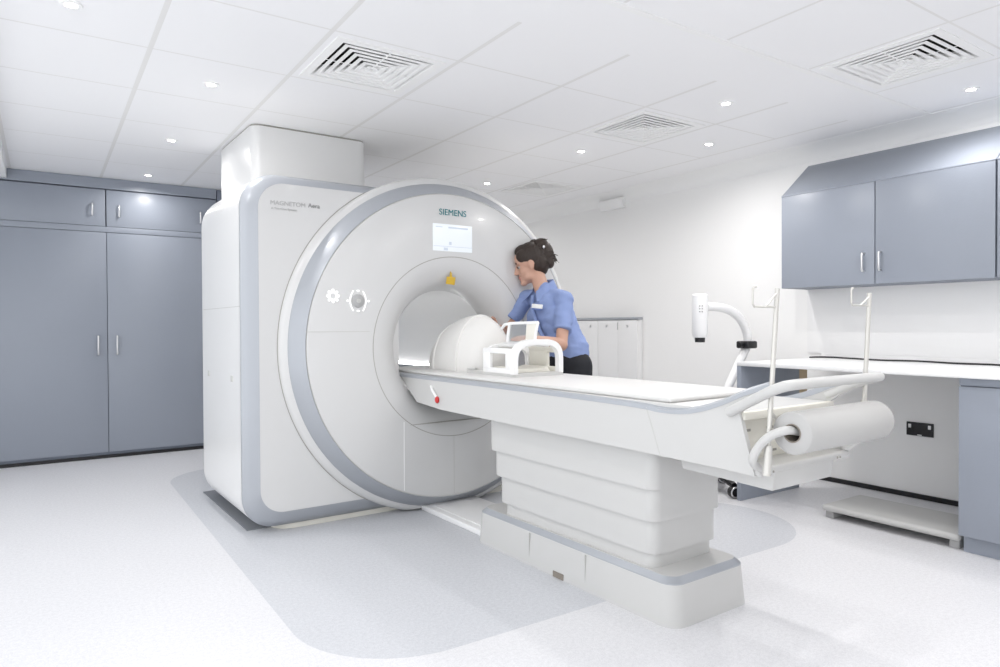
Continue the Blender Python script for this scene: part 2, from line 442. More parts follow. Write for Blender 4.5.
t = thing('worktop', 'long white laminate worktop with a low upstand under the wall cupboards', 'worktop', (3.92, 2.955, .917))
obj('slab', MB().box(0, XR - 3.92 - .014, -2.3, 0, 0, .028, .006), 'white', t)
obj('upstand', MB().box(XR - 3.92 - .028, XR - 3.92 - .013, -2.3, 0, .028, .058, .003), 'white', t)
t = thing('desk_end_panel', 'blue grey panel holding up the left end of the worktop, beside the black castors', 'panel', (3.92, 2.95, 0))
obj('panel', MB().box(0, .68, -.03, 0, 0, .916, .002), 'lam', t)
obj('batten', MB().box(.68, .78, -.03, 0, .55, .916, .002), 'wood', t, label='raw timber batten')
t = thing('drawer_unit', 'blue grey base unit under the right end of the worktop', 'cupboard', (3.965, 1.615, 0))
obj('carcass', MB().box(.02, .62, -.9, 0, .095, .915, .002), 'lam_in', t)
obj('door', MB().box(-.0, .02, -.9, 0, .092, .872, .002), 'lam', t)
obj('rail', MB().box(.006, .02, -.9, 0, .876, .915, .001), 'lam', t)
obj('plinth', MB().box(.045, .6, -.9, -.008, 0, .093), 'lam', t)
t = thing('step_board', 'low grey board on short supports lying on the floor under the worktop', 'step', (4.0, 2.39, 0))
obj('deck', MB().box(0, .44, -.765, 0, .045, .082, .016, 4), 'stepgrey', t)
for y in (-.06, -.755): obj('support', MB().box(.03, .42, y, y + .05, 0, .046, .004), 'grey', t)
t = thing('wall_socket', 'black double wall socket with white rocker switches under the worktop', 'socket', (XR, 2.258, .477))
obj('plate', MB().box(-.011, 0, -.086, .086, -.046, .046, .003), 'black', t)
for y in (-.063, .063):
    obj('rocker_switch', MB().box(-.015, -.009, y - .009, y + .009, .006, .032, .002), 'white', t)
for y in (-.035, .035):
    b = MB(); b.box(-.0122, -.0108, y - .004, y + .004, -.002, .012); b.box(-.0122, -.0108, y - .015, y - .009, -.018, -.013); b.box(-.0122, -.0108, y + .009, y + .015, -.018, -.013)
    obj('socket_outlet', b, 'dark', t)
obj('maker_mark', MB().box(-.0122, -.0105, -.014, .014, -.042, -.036), 'white', t, label='small white mark')
CAB = [(4.78, 2.95), (4.86, 2.93), (4.91, 2.84), (4.86, 2.72), (4.80, 2.55), (4.76, 2.40), (4.82, 2.25), (4.78, 2.08), (4.72, 1.93), (4.74, 1.75), (4.66, 1.55), (4.62, 1.2), (4.7, .8)]
tag(obj('cable', MB().tube(smooth_path([(x, y, .9505) for x, y in CAB], 6), .0055, 8), 'black'), 'thin black cable trailing along the back of the white worktop', 'cable')
t = thing('wall_speaker', 'small pale box mounted high on the white wall below the far vent', 'box', (XR, 5.25, 2.40))
obj('housing', MB().prism([(0, .0), (-.045, .0), (-.07, .10), (0, .115)], 'y', -.17, .17, .004), 'white', t)
obj('grille', MB().prism([(-.047, .006), (-.052, .006), (-.074, .094), (-.069, .094)], 'y', -.155, .155, .001), 'plaster', t)

# low white cabinet behind the nurse
t = thing('low_cabinet', 'shallow white wall cabinet with a grey top edge behind the nurse', 'cabinet', (4.90, 4.85, 0))
D_ = XR - 4.90 - .003
obj('carcass', MB().box(.018, D_, 0, 1.5, .0, 1.25, .003), 'white', t)
obj('top_edge', MB().box(-.004, D_, -.006, 1.506, 1.25, 1.277, .006, 3), 'trim', t)
for y0, y1, ky in ((.008, .282, .14), (.286, .585, .447), (.589, 1.04, .7), (1.044, 1.49, 1.2)):
    d = obj('door', MB().box(0, .018, y0, y1, .08, 1.245, .002), 'white', t)
    obj('knob', MB().lathe([(.0005, -.012), (.011, -.011), (.008, 0)], (0, ky, 1.188), 'x', 16), 'steel', d)
obj('grip_slot', MB().box(-.002, .001, .279, .289, 1.15, 1.225), 'grey', t)

# contrast injector on its stand
t = thing('contrast_injector', 'white injector head on a curved arm and castor stand beside the worktop', 'medical stand', (4.05, 3.22, 0))
R0 = lambda P: [(x - 4.05, y - 3.22, z) for x, y, z in P]
obj('arm', MB().tube(smooth_path(R0([(4.08, 3.22, .25), (4.10, 3.22, .5), (4.150, 3.22, .684), (4.29, 3.22, .89), (4.372, 3.21, 1.02), (4.378, 3.2, 1.10), (4.345, 3.2, 1.18), (4.27, 3.2, 1.255), (4.17, 3.2, 1.302), (4.05, 3.2, 1.322), (3.90, 3.2, 1.325)]), 7), .031, 16), 'white', t)
obj('clamp', MB().box(.262, .375, -.075, .035, 1.02, 1.075, .012, 3).cyl((.262, -.02, 1.047), (.225, -.02, 1.047), .02), 'black', t)
h = obj('injector_head', MB().lathe([(.0005, .125), (.045, .125), (.054, .115), (.056, .06), (.054, -.16), (.046, -.182), (.0005, -.184)], (-.207, -.02, 1.29), 'z', 28), 'white', t)
obj('nozzle', MB().lathe([(.036, -.182), (.034, -.215), (.0005, -.217)], (-.207, -.02, 1.29), 'z', 24), 'black', h)
b = MB()
for i in range(3):
    for j in range(2): b.ball((-.25 + j * .012, -.055 - j * .012, 1.33 - i * .02), .0055, 8, 6)
obj('button', b, 'grey', h)
b = MB()
for k in range(5):
    a = k * 2 * PI / 5 + .53
    b.tube([(0, 0, .13), (.12 * math.cos(a), .12 * math.sin(a), .11), ((.245) * math.cos(a), .245 * math.sin(a), .085)], [.035, .03, .022], 10)
b.cyl((0, 0, .1), (.03, 0, .3), .04)
obj('base', b, 'black', t)
for k in range(5):
    a = k * 2 * PI / 5 + .53
    p = Vector((.245 * math.cos(a), .245 * math.sin(a), .042)); ax = Vector((-.35, -.94, 0))
    w = obj('castor', MB().cyl(p - ax * .02, p + ax * .02, .042, seg=20), 'black', t)
    obj('rim', MB().tube([p + ax * .022 + Vector((.94 * math.cos(q) * .034, -.35 * math.cos(q) * .034, math.sin(q) * .034)) for q in [i * PI / 10 for i in range(21)]], .0055, 6), 'steel', w)

# ------------------------------------------------------------------ MRI scanner
TH = math.radians(1.5); AX, AY = 2.328, 3.81
def loc2w(x, y, z=0.): return (AX * math.cos(TH) - AY * math.sin(TH) + x * math.cos(TH) - y * math.sin(TH), AX * math.sin(TH) + AY * math.cos(TH) + x * math.sin(TH) + y * math.cos(TH), z)
ZC = 1.072
sc = thing('mri_scanner', 'large white MRI scanner with a round grey-edged front and lit bore', 'mri scanner', loc2w(0, 0), TH)
cc = (0, 0, ZC); c2 = (.016, 0, ZC - .008)
# housing, left block
side = arc(-1.095, 1.880, .2, 90, 180, 12) + arc(-1.11, .220, .185, 180, 270, 12)
def hprof(d, y):                                            # housing outline drawn in by d
    P = [(-.3, 2.08 - d)] + arc(-1.095, 1.880, .2 - d, 90, 180, 12) + arc(-1.11, .220, .185 - min(d, .17), 180, 270, 12) + [(-.3, .035 + min(d, .17))]
    return [(x + (max(0, d - .17) if x < -.4 else 0), y, z) for x, z in P]
b = MB()
b.loft([hprof(0, .19), hprof(0, 1.12)] + [hprof(.19 * (1 - math.cos(k * PI / 16)), 1.12 + .26 * math.sin(k * PI / 16)) for k in range(1, 9)])
obj('body_housing', b, 'housing', sc, 40)
obj('side_seam', MB().box(-1.2962, -1.28, .2, 1.12, 1.3135, 1.3165), 'softseam', sc)
for y, z in ((.978, .892), (.386, .892)):
    obj('side_grip', MB().box(-1.298, -1.29, y - .022, y + .022, z - .018, z + .018, .001), 'softseam', sc)
# metal-look edge strip: outer path at y=.19, inner path at y=.13
outer = [(-.44, 2.08)] + side + [(-.36, .035)]
inner = [(-.562, 2.025)] + arc(-1.058, 1.875, .15, 90, 180, 12) + arc(-1.068, .264, .14, 180, 270, 12) + [(-.562, .124)]
mid = [((a[0] * .6 + c[0] * .4), (a[1] * .6 + c[1] * .4)) for a, c in zip(outer, inner)]
T = lambda P, y: [(x, y, z) for x, z in P]
b = MB().strip(T(outer, .20), T(outer, .185)).strip(T(outer, .185), T(mid, .15)).strip(T(mid, .15), T(inner, .13))
bmesh.ops.remove_doubles(b.bm, verts=b.bm.verts[:], dist=1e-5)
obj('edge_strip', b, 'trim', sc, 50)
# flat left front panel cut by the ring
rr = 1.106
arcp = [(rr * math.cos(a), ZC + rr * math.sin(a)) for a in [math.radians(q) for q in range(237, 121, -3)]]
poly = inner + arcp
b = MB(); b.bm.faces.new([b.bm.verts.new((x, .131, z)) for x, z in poly])
obj('side_panel', b, 'plastic', sc, 0)
obj('panel_seam', MB().lathe([(1.104, .1285), (1.1085, .1295)], cc, 'y', 128, a0=math.radians(120), a1=math.radians(240)).clip(.05), 'seam', sc)
obj('base_skirt', MB().prism(rrect(-1.1, .6, .20, 1.3, .1), 'z', 0, .04, .004), 'cream', sc)
obj('dark_slab', MB().box(-1.24, -.3, .3, 1.45, 0, .006, .002), 'plate', sc)  # thin dark grey slab lying on the floor below the housing
# round drum
b = MB(); b.lathe([(1.06, .088), (1.078, .096), (1.095, .108), (1.104, .126), (1.105, .2), (1.105, 1.4), (1.06, 1.5), (.9, 1.55), (.375, 1.55)], cc, 'y', 160).clip(.012)
obj('drum', b, 'plastic', sc, 50)
b = MB(); b.lathe([(.981, .004), (.986, .002), (1.058, .082), (1.060, .089)], cc, 'y', 160).clip(.014)
obj('ring_strip', b, 'trim', sc, 50)
# front cover with its seams
circ = lambda c, r, y: [(c[0] + r * math.cos(k * PI / 80), y, c[2] + r * math.sin(k * PI / 80)) for k in range(160)]
b = MB(); b.loft([circ(c2, .5855, .012), circ(c2, .5855, 0), circ(cc, .972, 0), circ(cc, .979, .003), circ(cc, .981, .008)], cap=False)
b.mi = 1
b.lathe([(.9785, .0025), (.9835, .0005)], cc, 'y', 160)
b.box(-.985, -.589, -.0012, .003, 1.1655, 1.169)
b.box(.0, .003, -.0012, .003, .1, ZC - .593)
b.mi = 2; b.box(-.365, -.36, -.002, .003, .17, .60)
obj('front_cover', b.clip(.09), ['plastic', 'softseam', 'white'], sc, 50)
obj('bore_seam', MB().lathe([(.582, .0), (.5825, -.0012), (.5862, -.0012), (.5866, .001)], c2, 'y', 160), 'seam', sc, 50)
n = 14; fl = [(.5835, 0.)] + [(.5835 - .2105 * math.sin(k / n * PI / 2), 0. + .201 * (1 - math.cos(k / n * PI / 2))) for k in range(1, n + 1)]
b = MB(); b.lathe(fl, c2, 'y', 128); b.mi = 1
obj('bore_flare', b, ['plastic', 'seam'], sc, 60)
obj('bore_tunnel', MB().lathe([(.373, .2), (.368, .24), (.368, 1.555)], c2, 'y', 128), 'bore', sc, 60)
obj('dock_seam', MB().box(-.32, .32, .0, .02, .574, .578), 'seam', sc)
for s in (1, -1):
    q = .335; obj('bore_light_strip', MB().box(s * q - .012, s * q + .012, .5, 1.5, ZC - .188, ZC - .172, .004), 'strip', sc, label='glowing light strip')
    obj('bore_rail', MB().box(s * .30 - .03, s * .30 + .03, .24, 1.54, ZC - .25, ZC - .19, .004), 'trim', sc)
b = MB().prism(rrect(-1.035, -.205, .86, 1.76, .07), 'z', 2.0, 2.55, 0); b.mi = 1; b.prism(rrect(-1.027, -.213, .868, 1.752, .065), 'z', 2.55, 2.562, 0)
obj('duct_box', b, ['housing', 'seam'], sc)
obj('floor_cover', MB().box(-.19, .22, -.63, .10, 0, .034, .006, 3).box(-.14, .18, -.6, .08, .034, .038, .002), 'white', sc)
# display, lettering and controls
d = obj('display', MB().box(-.149, .149, -.004, .004, 1.683, 1.858, .002), 'screen', sc)
b = MB(); b.box(-.035, .115, -.0052, -.004, 1.832, 1.842); b.box(-.146, .146, -.0052, -.004, 1.712, 1.715); b.box(-.07, -.04, -.0052, -.004, 1.688, 1.706)
b.box(-.03, -.012, -.0052, -.004, 1.725, 1.745); b.box(-.13, -.08, -.0052, -.004, 1.835, 1.840)
obj('screen_graphics', b, 'ui', d)
def letters(name, body, size, bold, x, y, z, m, align='LEFT', space=1.):
    me = text_mesh(body, size, bold, .0008, align, space); me.materials.clear(); me.materials.append(M[m])
    me.transform(Matrix.Translation((x, y, z)) @ Matrix.Rotation(PI / 2, 4, 'X')); return obj(name, me, m, sc)
letters('brand_lettering', 'SIEMENS', .056, .0, -.103, -.002, 1.917, 'teal', space=1.0)
letters('model_lettering', 'MAGNETOM', .0365, 0., -1.14, .1295, 1.899, 'letter2')
letters('model_name_lettering', 'Aera', .0365, .0003, -.918, .1295, 1.902, 'letter')
letters('model_subtitle_lettering', 'A Tim+Dot System', .019, 0., -1.135, .1295, 1.872, 'letter2')
b = MB()
for k in range(8):
    a = k * PI / 4; b.ball((-.82 + .033 * math.cos(a), -.003, 1.376 + .033 * math.sin(a)), (.009, .003, .009), 10, 6)
b.lathe([(.017, -.001), (.018, -.004), (.029, -.004), (.03, -.001)], (-.82, 0, 1.376), 'y', 32)
obj('position_button', b, 'ring', sc, label='small glowing white ring symbol')
dl = obj('control_dial', MB().lathe([(.0005, -.013), (.03, -.013), (.038, -.008), (.041, 0)], (-.664, 0, 1.35), 'y', 36), 'grey', sc, label='round grey control dial')
b = MB()
for s in (-1, 1):
    b.tube([(-.664 + s * (.030 + .020 * (1 - (z / .06) ** 2)), -.002, 1.35 + z) for z in [-.06 + .12 * i / 14 for i in range(15)]], .0045, 8)
    b.ball((-.664 + s * .066, -.003, 1.35), (.009, .003, .007), 10, 6); b.ball((-.664, -.003, 1.35 + s * .060), (.011, .003, .006), 10, 6)
obj('dial_surround', b, 'ring', dl, label='white glowing outline around the dial')
obj('dial_cap', MB().lathe([(.0005, -.0165), (.012, -.0165), (.014, -.013)], (-.664, 0, 1.35), 'y', 20), 'softseam', dl)
tg = obj('warning_tag', MB().prism([(-.048, 1.452), (.018, 1.446), (.026, 1.497), (-.012, 1.5), (-.022, 1.5), (-.04, 1.5)], 'y', -.006, -.002, .001), 'yellow', sc, label='small yellow tag above the bore')
tg.location = (.002, .018, .020)
obj('hanger', MB().prism([(-.02, 1.499), (.0, 1.499), (-.004, 1.525), (-.012, 1.535)], 'y', -.006, -.003), 'yellow', tg)

# ------------------------------------------------------------------ patient table
tb = thing('patient_table', 'long white patient table on a stepped pillar, docked at the scanner bore', 'patient table', loc2w(0, 0), TH)
HW = .30
b = MB(); b.prism([(.172, .872), (-.055, .725), (-.35, .706), (-2.275, .69), (-2.275, .872)], 'x', -HW, HW, 0)
b.mi = 1; b.prism([(-1.948, .874), (-1.9515, .874), (-2.0235, .69), (-2.02, .69)], 'x', -HW - .0008, -HW + .01)
b.prism([(-1.948, .874), (-1.9515, .874), (-2.0235, .69), (-2.02, .69)], 'x', HW - .01, HW + .0008)
obj('table_body', b, ['table', 'softseam'], tb)
obj('top_deck', MB().box(-HW + .012, HW - .012, -2.36, .2, .872, .896, .004), 'table', tb)
# grey edge line along both long sides, sweeping up at the foot end
bandc = [(.178, .884), (-.5, .884), (-1.2, .884), (-1.85, .880), (-2.02, .872), (-2.13, .877), (-2.22, .896), (-2.31, .928), (-2.40, .968), (-2.50, 1.002)]
bp = smooth_path([(y, z, 0) for y, z in bandc], 6)
for s in (-1, 1):
    b = MB(); rings = []
    for p in bp:
        y, z = p[0], p[1]; rings.append([(s * (HW + .002), y, z - .012), (s * (HW - .001), y, z + .004), (s * (HW - .016), y, z + .013), (s * (HW - .02), y, z - .012)])
    obj('edge_line', b.loft(rings), 'trim', tb, 40)
    fin = [(-1.92, .8715), (-2.275, .8715), (-2.275, .69), (-2.435, .686), (-2.375, .895), (-2.49, .985)] + [(p[0], p[1] - .010) for p in reversed(bp) if -2.49 < p[0] < -1.95]
    obj('foot_cheek', MB().prism(fin, 'x', s * (HW - .018), s * HW, .0), 'table', tb, 30)
obj('mattress', MB().box(-.272, .288, -2.05, .45, .896, .918, .01, 3), 'mattress', tb)
b = MB(); b.box(-HW + .012, HW - .012, -2.39, -2.362, .868, .896, .004); obj('end_rim', b, 'cream', tb)
obj('end_recess', MB().box(-HW + .014, HW - .014, -2.335, -2.30, .70, .873), 'cream', tb)
for x in (-.2, -.06, .1):
    obj('latch_slot', MB().box(x - .02, x + .02, -2.3375, -2.33, .815, .824), 'seam', tb)
    obj('latch_slot', MB().box(x - .0, x + .04, -2.3375, -2.33, .73, .738), 'seam', tb)
obj('end_lip', MB().box(-HW + .006, HW - .006, -2.45, -2.27, .684, .712, .01, 3), 'table', tb)
for x in (-.235, -.215, .2, .22): obj('lip_screw', MB().ball((x, -2.45, .694), .0045, 8, 6), 'seam', tb)
obj('under_box', MB().prism([(-2.035, .69), (-2.05, .635), (-2.44, .622), (-2.45, .69)], 'x', -.205, .175, .005), 'table', tb)
for y in (-2.02, -2.09): obj('status_light', MB().box(-.262, -.258, y, y + .035, .680, .692), 'softseam', tb)
hp = [(-.305, -2.335, .893), (-.315, -2.42, .935), (-.325, -2.50, .975), (-.325, -2.545, .995), (-.30, -2.572, 1.004), (-.2, -2.575, 1.005), (.2, -2.575, 1.005), (.265, -2.572, 1.004), (.292, -2.545, .998), (.295, -2.48, .975), (.292, -2.36, .915)]
obj('push_handle', MB().tube(smooth_path(hp, 6), .0175, 14), 'table', tb)
def drip_pole(x, lean, z0, lab):
    P0, P1 = Vector((x, -2.49, z0)), Vector((x + lean, -2.50, 1.318))
    p = obj('drip_pole', MB().cyl(P0, P1, .0082, seg=16).cyl(P0, P0.lerp(P1, .16), .0135, seg=16), 'alu', tb, label=lab)
    u = P0.lerp(P1, .9)
    hk = MB().tube([(u.x, u.y, u.z), (u.x - .122, u.y, u.z), (u.x - .130, u.y, u.z + .008), (u.x - .130, u.y, u.z + .056), (u.x - .124, u.y, u.z + .064), (u.x - .112, u.y, u.z + .064)], .0035, 8)
    hk.tube([(u.x - .062, u.y, u.z), (P1.x, P1.y, P1.z - .012)], .0032, 8)
    obj('hook', hk, 'alu', p)
drip_pole(-.315, .045, .70, 'drip pole at the near corner of the table')
drip_pole(.314, .025, .83, 'drip pole at the far corner of the table')
obj('roll_holder', MB().tube(smooth_path([(-.27, -2.44, .705), (-.335, -2.452, .745), (-.335, -2.478, .80), (-.325, -2.515, .838), (-.30, -2.553, .856), (-.25, -2.562, .850)], 6), .0145, 12), 'table', tb)
obj('roll_axle', MB().cyl((-.25, -2.562, .846), (.31, -2.562, .838), .011, seg=12), 'alu', tb)
obj('roll_bracket', MB().tube([(.30, -2.562, .838), (.305, -2.52, .80), (.28, -2.44, .72)], .014, 10), 'table', tb)
obj('latch_rod', MB().cyl((-.29, -2.48, .915), (-.235, -2.50, .855), .006), 'alu', tb)
# pillar in four telescoping sections
for k, (z0, z1, hx, y0, y1) in enumerate(((.525, .70, .236, -1.93, -.745), (.390, .535, .222, -1.918, -.772), (.250, .400, .208, -1.905, -.802), (.188, .26, .196, -1.892, -.832))):
    obj('pillar_section', MB().prism(rrect(-hx, hx, y0, y1, .045), 'z', z0, z1, .003), 'table', tb)
b = MB(); n_ = 8
lo = rrect(-.25, .256, -2.045, -.625, .075, n_); hi = rrect(-.238, .244, -2.03, -.64, .068, n_)
b.loft([[(x, y, 0) for x, y in lo], [(x, y, .165) for x, y in hi]], cap=True)
b.mi = 1
for y in (-1.12, -1.53): b.box(-.2475, -.2, y - .001, y + .001, .004, .16)
b.mi = 2; b.box(-.2515, -.2, -1.385, -1.31, -.0, .028)
obj('base', b, ['table', 'softseam', 'card'], tb)
hi2 = rrect(-.215, .221, -2.005, -.663, .055, n_)
obj('base_line', MB().loft([[(x, y, .165) for x, y in hi], [(x, y, .169) for x, y in hi], [(x, y, .190) for x, y in hi2]], cap=False), 'trim', tb, 40)
obj('base_top', MB().prism(hi2, 'z', .16, .1905), 'table', tb)
kb = obj('release_lever', MB().tube([(-.301, -.235, .838), (-.31, -.265, .815), (-.308, -.31, .775)], .008, 8), 'white', tb)
obj('red_knob', MB().ball((-.308, -.317, .762), (.013, .016, .021)), 'red', kb, label='red knob')
obj('position_mark', MB().box(-.105, -.098, -.86, -.62, .9175, .919), 'yellow', tb, label='thin tan strip')

# paper roll hung at the foot end
pr = thing('paper_roll', 'white paper couch roll hanging across the foot end of the patient table', 'paper roll', loc2w(-.285, -2.562, .846), TH)
b = MB(); L_ = .54
b.lathe([(.031, .0), (.066, .0), (.070, .004), (.070, L_ - .004), (.066, L_), (.031, L_), (.031, 0)], (0, 0, 0), 'x', 48)
obj('paper', b, 'paper', pr, 50)
obj('core', MB().lathe([(.0312, -.001), (.027, -.001), (.027, L_ + .001), (.0312, L_ + .001)], (0, 0, 0), 'x', 32), 'card', pr, 50)

# ------------------------------------------------------------------ head coil on the table
hc = thing('head_coil', 'white open frame head coil with a tilted mirror frame resting on the patient table', 'head coil', loc2w(.03, -.66, .918), TH)
Z0 = 0.
obj('base_tray', MB().prism(rrect(-.17, .19, -.20, .30, .03), 'z', 0, .018, .004).box(-.155, -.13, .22, .3, .018, .03, .004), 'table', hc)
def arch(y, hw, zt, w, d):
    P = [(-hw, .015)] + [(-hw * math.cos(a) ** .6 if math.cos(a) >= 0 else hw * (-math.cos(a)) ** .6, .09 + (zt - .09) * math.sin(a) ** .8) for a in [i * PI / 16 for i in range(17)]] + [(hw, .015)]
    In = [(-hw + w, .015)] + [((-(hw - w)) * math.cos(a) ** .6 if math.cos(a) >= 0 else (hw - w) * (-math.cos(a)) ** .6, .085 + (zt - w - .085) * math.sin(a) ** .8) for a in [i * PI / 16 for i in range(17)]] + [(hw - w, .015)]
    b = MB(); A = [(x, y, z) for x, z in P]; B_ = [(x, y, z) for x, z in In]; A2 = [(x, y + d, z) for x, z in P]; B2 = [(x, y + d, z) for x, z in In]
    b.strip(A, B_); b.strip(A2, B2); b.strip(A, A2); b.strip(B_, B2)
    for i in (0, -1): b.bm.faces.new([b.bm.verts.new(q) for q in (A[i], B_[i], B2[i], A2[i])])
    bmesh.ops.remove_doubles(b.bm, verts=b.bm.verts[:], dist=1e-5); return b
obj('shoulder_arch', arch(-.20, .175, .205, .03, .035), 'white', hc)
obj('head_arch', arch(.08, .165, .175, .028, .03), 'white', hc)
def wall_panel(x, win, t=.011):
    b = MB(); y0, y1, w0, w1 = -.185, .105, win[0], win[1]
    b.box(x - t, x + t, y0, y1, .015, .045, .004).box(x - t, x + t, y0, y1, .125, .155, .006)
    b.box(x - t, x + t, y0, w0, .035, .135, .004).box(x - t, x + t, w1, y1, .035, .135, .004); return b
obj('near_side_frame', wall_panel(-.160, (-.115, .035)), 'white', hc)
obj('far_side_frame', wall_panel(.160, (-.165, -.085)), 'cream', hc)
obj('neck_rest', MB().prism([(-.13, .018), (-.11, .05), (-.06, .032), (.06, .032), (.11, .05), (.13, .018)], 'y', -.14, .08, .004), 'cream', hc)
obj('top_bridge', MB().prism([(.165 * math.cos(a), .1 + .085 * math.sin(a)) for a in [math.radians(q) for q in range(60, 121, 6)]] + [(.155 * math.cos(a), .1 + .07 * math.sin(a)) for a in [math.radians(q) for q in range(120, 59, -6)]], 'y', -.19, .09), 'white', hc)
mf = obj('mirror_frame', MB().tube([(-.012, -.205, .297), (-.012, .05, .293), (-.014, .105, .286), (-.016, .135, .262)], .009, 10).tube([(-.010, .055, .29), (-.006, .075, .22), (0, .088, .165)], [.013, .015, .016], 10).tube([(-.010, -.205, .295), (-.004, -.175, .235), (.0, -.160, .175)], [.007, .008, .009], 10).tube([(-.002, .08, .185), (-.002, -.16, .185)], .006, 8), 'white', hc)
b = MB(); b.loft([[(-.014, .05, .290), (-.008, .05, .290), (-.001, .078, .188), (-.007, .078, .188)], [(-.014, -.105, .290), (-.008, -.105, .290), (-.001, -.085, .188), (-.007, -.085, .188)]])
obj('clear_window', b, 'clear', mf, 0)
b = MB(); b.loft([[(-.014, -.105, .290), (-.008, -.105, .290), (-.001, -.085, .188), (-.007, -.085, .188)], [(-.014, -.198, .290), (-.008, -.198, .290), (-.001, -.163, .188), (-.007, -.163, .188)]])
obj('mirror_back', b, 'cream', mf, 0)

# padded coil cover in the nurse's hands
pd = thing('coil_cover', 'white padded cushion cover being set down by the nurse in front of the bore', 'coil cover', loc2w(.06, -.11, .918), TH)
b = MB(); rings = []; NR = 26
for i in range(NR + 1):
    u = i / NR; y = .36 - .70 * u
    k_ = math.sqrt(max(.004, 1 - (2 * u - 1) ** 2)) ; w = .05 + .15 * k_; hgt = .03 + (.23 + .15 * u) * k_ ** .8
    rings.append([(w * math.cos(PI * k / 24), y, hgt * math.sin(PI * k / 24) ** .8) for k in range(25)])
b.loft(rings)
obj('shell', b, 'pad', pd, 60)
for i in (8, 18):
    obj('piping', MB().tube([Vector(p) for p in rings[i]], .009, 8), 'pad', pd, 60)

# ------------------------------------------------------------------ nurse
ns = thing('nurse', 'person in a blue short sleeved shirt and black trousers leaning over the patient table', 'person', loc2w(.66, -.5), TH)
O = Vector((.66, -.5, 0))
def q(x, y, z): return Vector((x, y, z)) - O
pel, waist, chest, neckb = q(.665, -.375, .97), q(.655, -.345, 1.10), q(.635, -.255, 1.30), q(.622, -.165, 1.455)
hd = q(.590, -.062, 1.622)
fwd = Vector((-.80, .60, -.26)).normalized(); lft = Vector((0, 0, 1)).cross(fwd).normalized(); upv = fwd.cross(lft).normalized()
HS = 1.05
def hp_(x, y, z): return hd + (fwd * x + lft * y + upv * z) * HS
HR = Matrix((fwd, lft, upv)).transposed()
shL, shR = q(.62, -.395, 1.368), q(.60, -.02, 1.392)
elL, wrL = q(.50, -.50, 1.075), q(.262, -.500, 1.112)
elR, wrR = q(.45, .085, 1.155), q(.30, -.055, 1.185)
hipL, hipR = q(.67, -.455, .93), q(.66, -.29, .93)
knL, knR = q(.665, -.48, .50), q(.655, -.32, .50)
anL, anR = q(.70, -.49, .09), q(.69, -.32, .09)
b = MB()
# torso and limbs
b.cap(pel, .125, waist, .112).cap(waist, .112, chest, .12).cap(chest, .115, q(.630, -.20, 1.345), .072)
b.cap(q(.632, -.20, 1.375), .042, shL, .046).cap(q(.632, -.20, 1.375), .042, shR, .046)
b.cap(neckb - Vector((0, 0, .04)), .056, hp_(-.03, 0, -.05), .049)
for a_, e_, w_ in ((shL, elL, wrL), (shR, elR, wrR)): b.cap(a_, .046, e_, .038).cap(e_, .041, e_.lerp(w_, .3), .041).cap(e_.lerp(w_, .3), .041, w_, .026)
for a_, k_, n_ in ((hipL, knL, anL), (hipR, knR, anR)):
    b.cap(a_, .095, k_, .06).cap(k_, .06, k_.lerp(n_, .35), .058).cap(k_.lerp(n_, .35), .058, n_, .036)
    b.cap(n_ + Vector((.02, 0, -.045)), .036, n_ + Vector((-.15, .0, -.06)), .026)
# head
def E_(c, r): b.ball(hp_(*c), tuple(v * HS for v in r), 20, 14, HR)
E_((-.012, 0, .035), (.098, .078, .098)); E_((.03, 0, -.035), (.06, .060, .085)); E_((.030, 0, -.085), (.052, .046, .034)); E_((.068, 0, -.108), (.026, .027, .021)); E_((.020, .034, -.072), (.045, .026, .034)); E_((.020, -.034, -.072), (.045, .026, .034))
E_((.058, 0, .045), (.036, .056, .05)); E_((.05, .035, -.035), (.032, .026, .032)); E_((.05, -.035, -.035), (.032, .026, .032))
b.cap(hp_(.088, 0, .006), .0085, hp_(.110, 0, -.036), .0105); E_((.100, .009, -.04), (.010, .008, .008)); E_((.100, -.009, -.04), (.010, .008, .008))
E_((.084, 0, -.066), (.013, .024, .007)); E_((.083, 0, -.078), (.013, .020, .0075)); E_((.075, .03, .022), (.014, .024, .007)); E_((.075, -.03, .022), (.014, .024, .007))
for s in (1, -1):
    E_((-.006, s * .079, -.004), (.021, .007, .031)); E_((.002, s * .078, -.026), (.010, .007, .012))
# hands
def hand(wr, d, palm_n, thumb_side, curl):
    """d: pointing direction, palm_n: palm normal, thumb_side: direction of thumb"""
    d = d.normalized(); t = thumb_side - d * thumb_side.dot(d); t.normalize(); p = d.cross(t).normalized()
    if p.dot(palm_n) < 0: p = -p
    k = wr + d * .088
    for s_ in (-.03, -.01, .012, .03): b.cap(wr + d * .012 + t * s_ * .6, .0155, k + t * s_, .0135)
    for i, (s_, ln) in enumerate(((.032, .070), (.011, .080), (-.011, .074), (-.032, .058))):
        c0 = k + t * s_; a = curl; a2 = curl * 2.0; a3 = curl * 2.8
        f = lambda ang: d * math.cos(ang) + p * math.sin(ang) + t * (s_ * 1.5)
        c1 = c0 + f(a) * ln * .5; c2 = c1 + f(a2) * ln * .3; c3 = c2 + f(a3) * ln * .26
        b.cap(c0, .0105, c1, .0095).cap(c1, .0095, c2, .0085).cap(c2, .0085, c3, .0075)
    b0 = wr + d * .028 + t * .030; b1 = b0 + (t * .75 + d * .6 + p * .3).normalized() * .042; b2 = b1 + (d * .9 + t * .3 + p * .35).normalized() * .036
    b.cap(wr + d * .02 + t * .012, .017, b0, .0155).cap(b0, .0145, b1, .0115).cap(b1, .011, b2, .0085)
hand(wrL, Vector((-.9, .22, -.05)), Vector((0, 0, -1)), Vector((.1, .9, .45)), .30)
hand(wrR, Vector((-.55, -.62, -.06)), Vector((-.7, .6, -.2)), Vector((.15, -.1, 1)), .35)
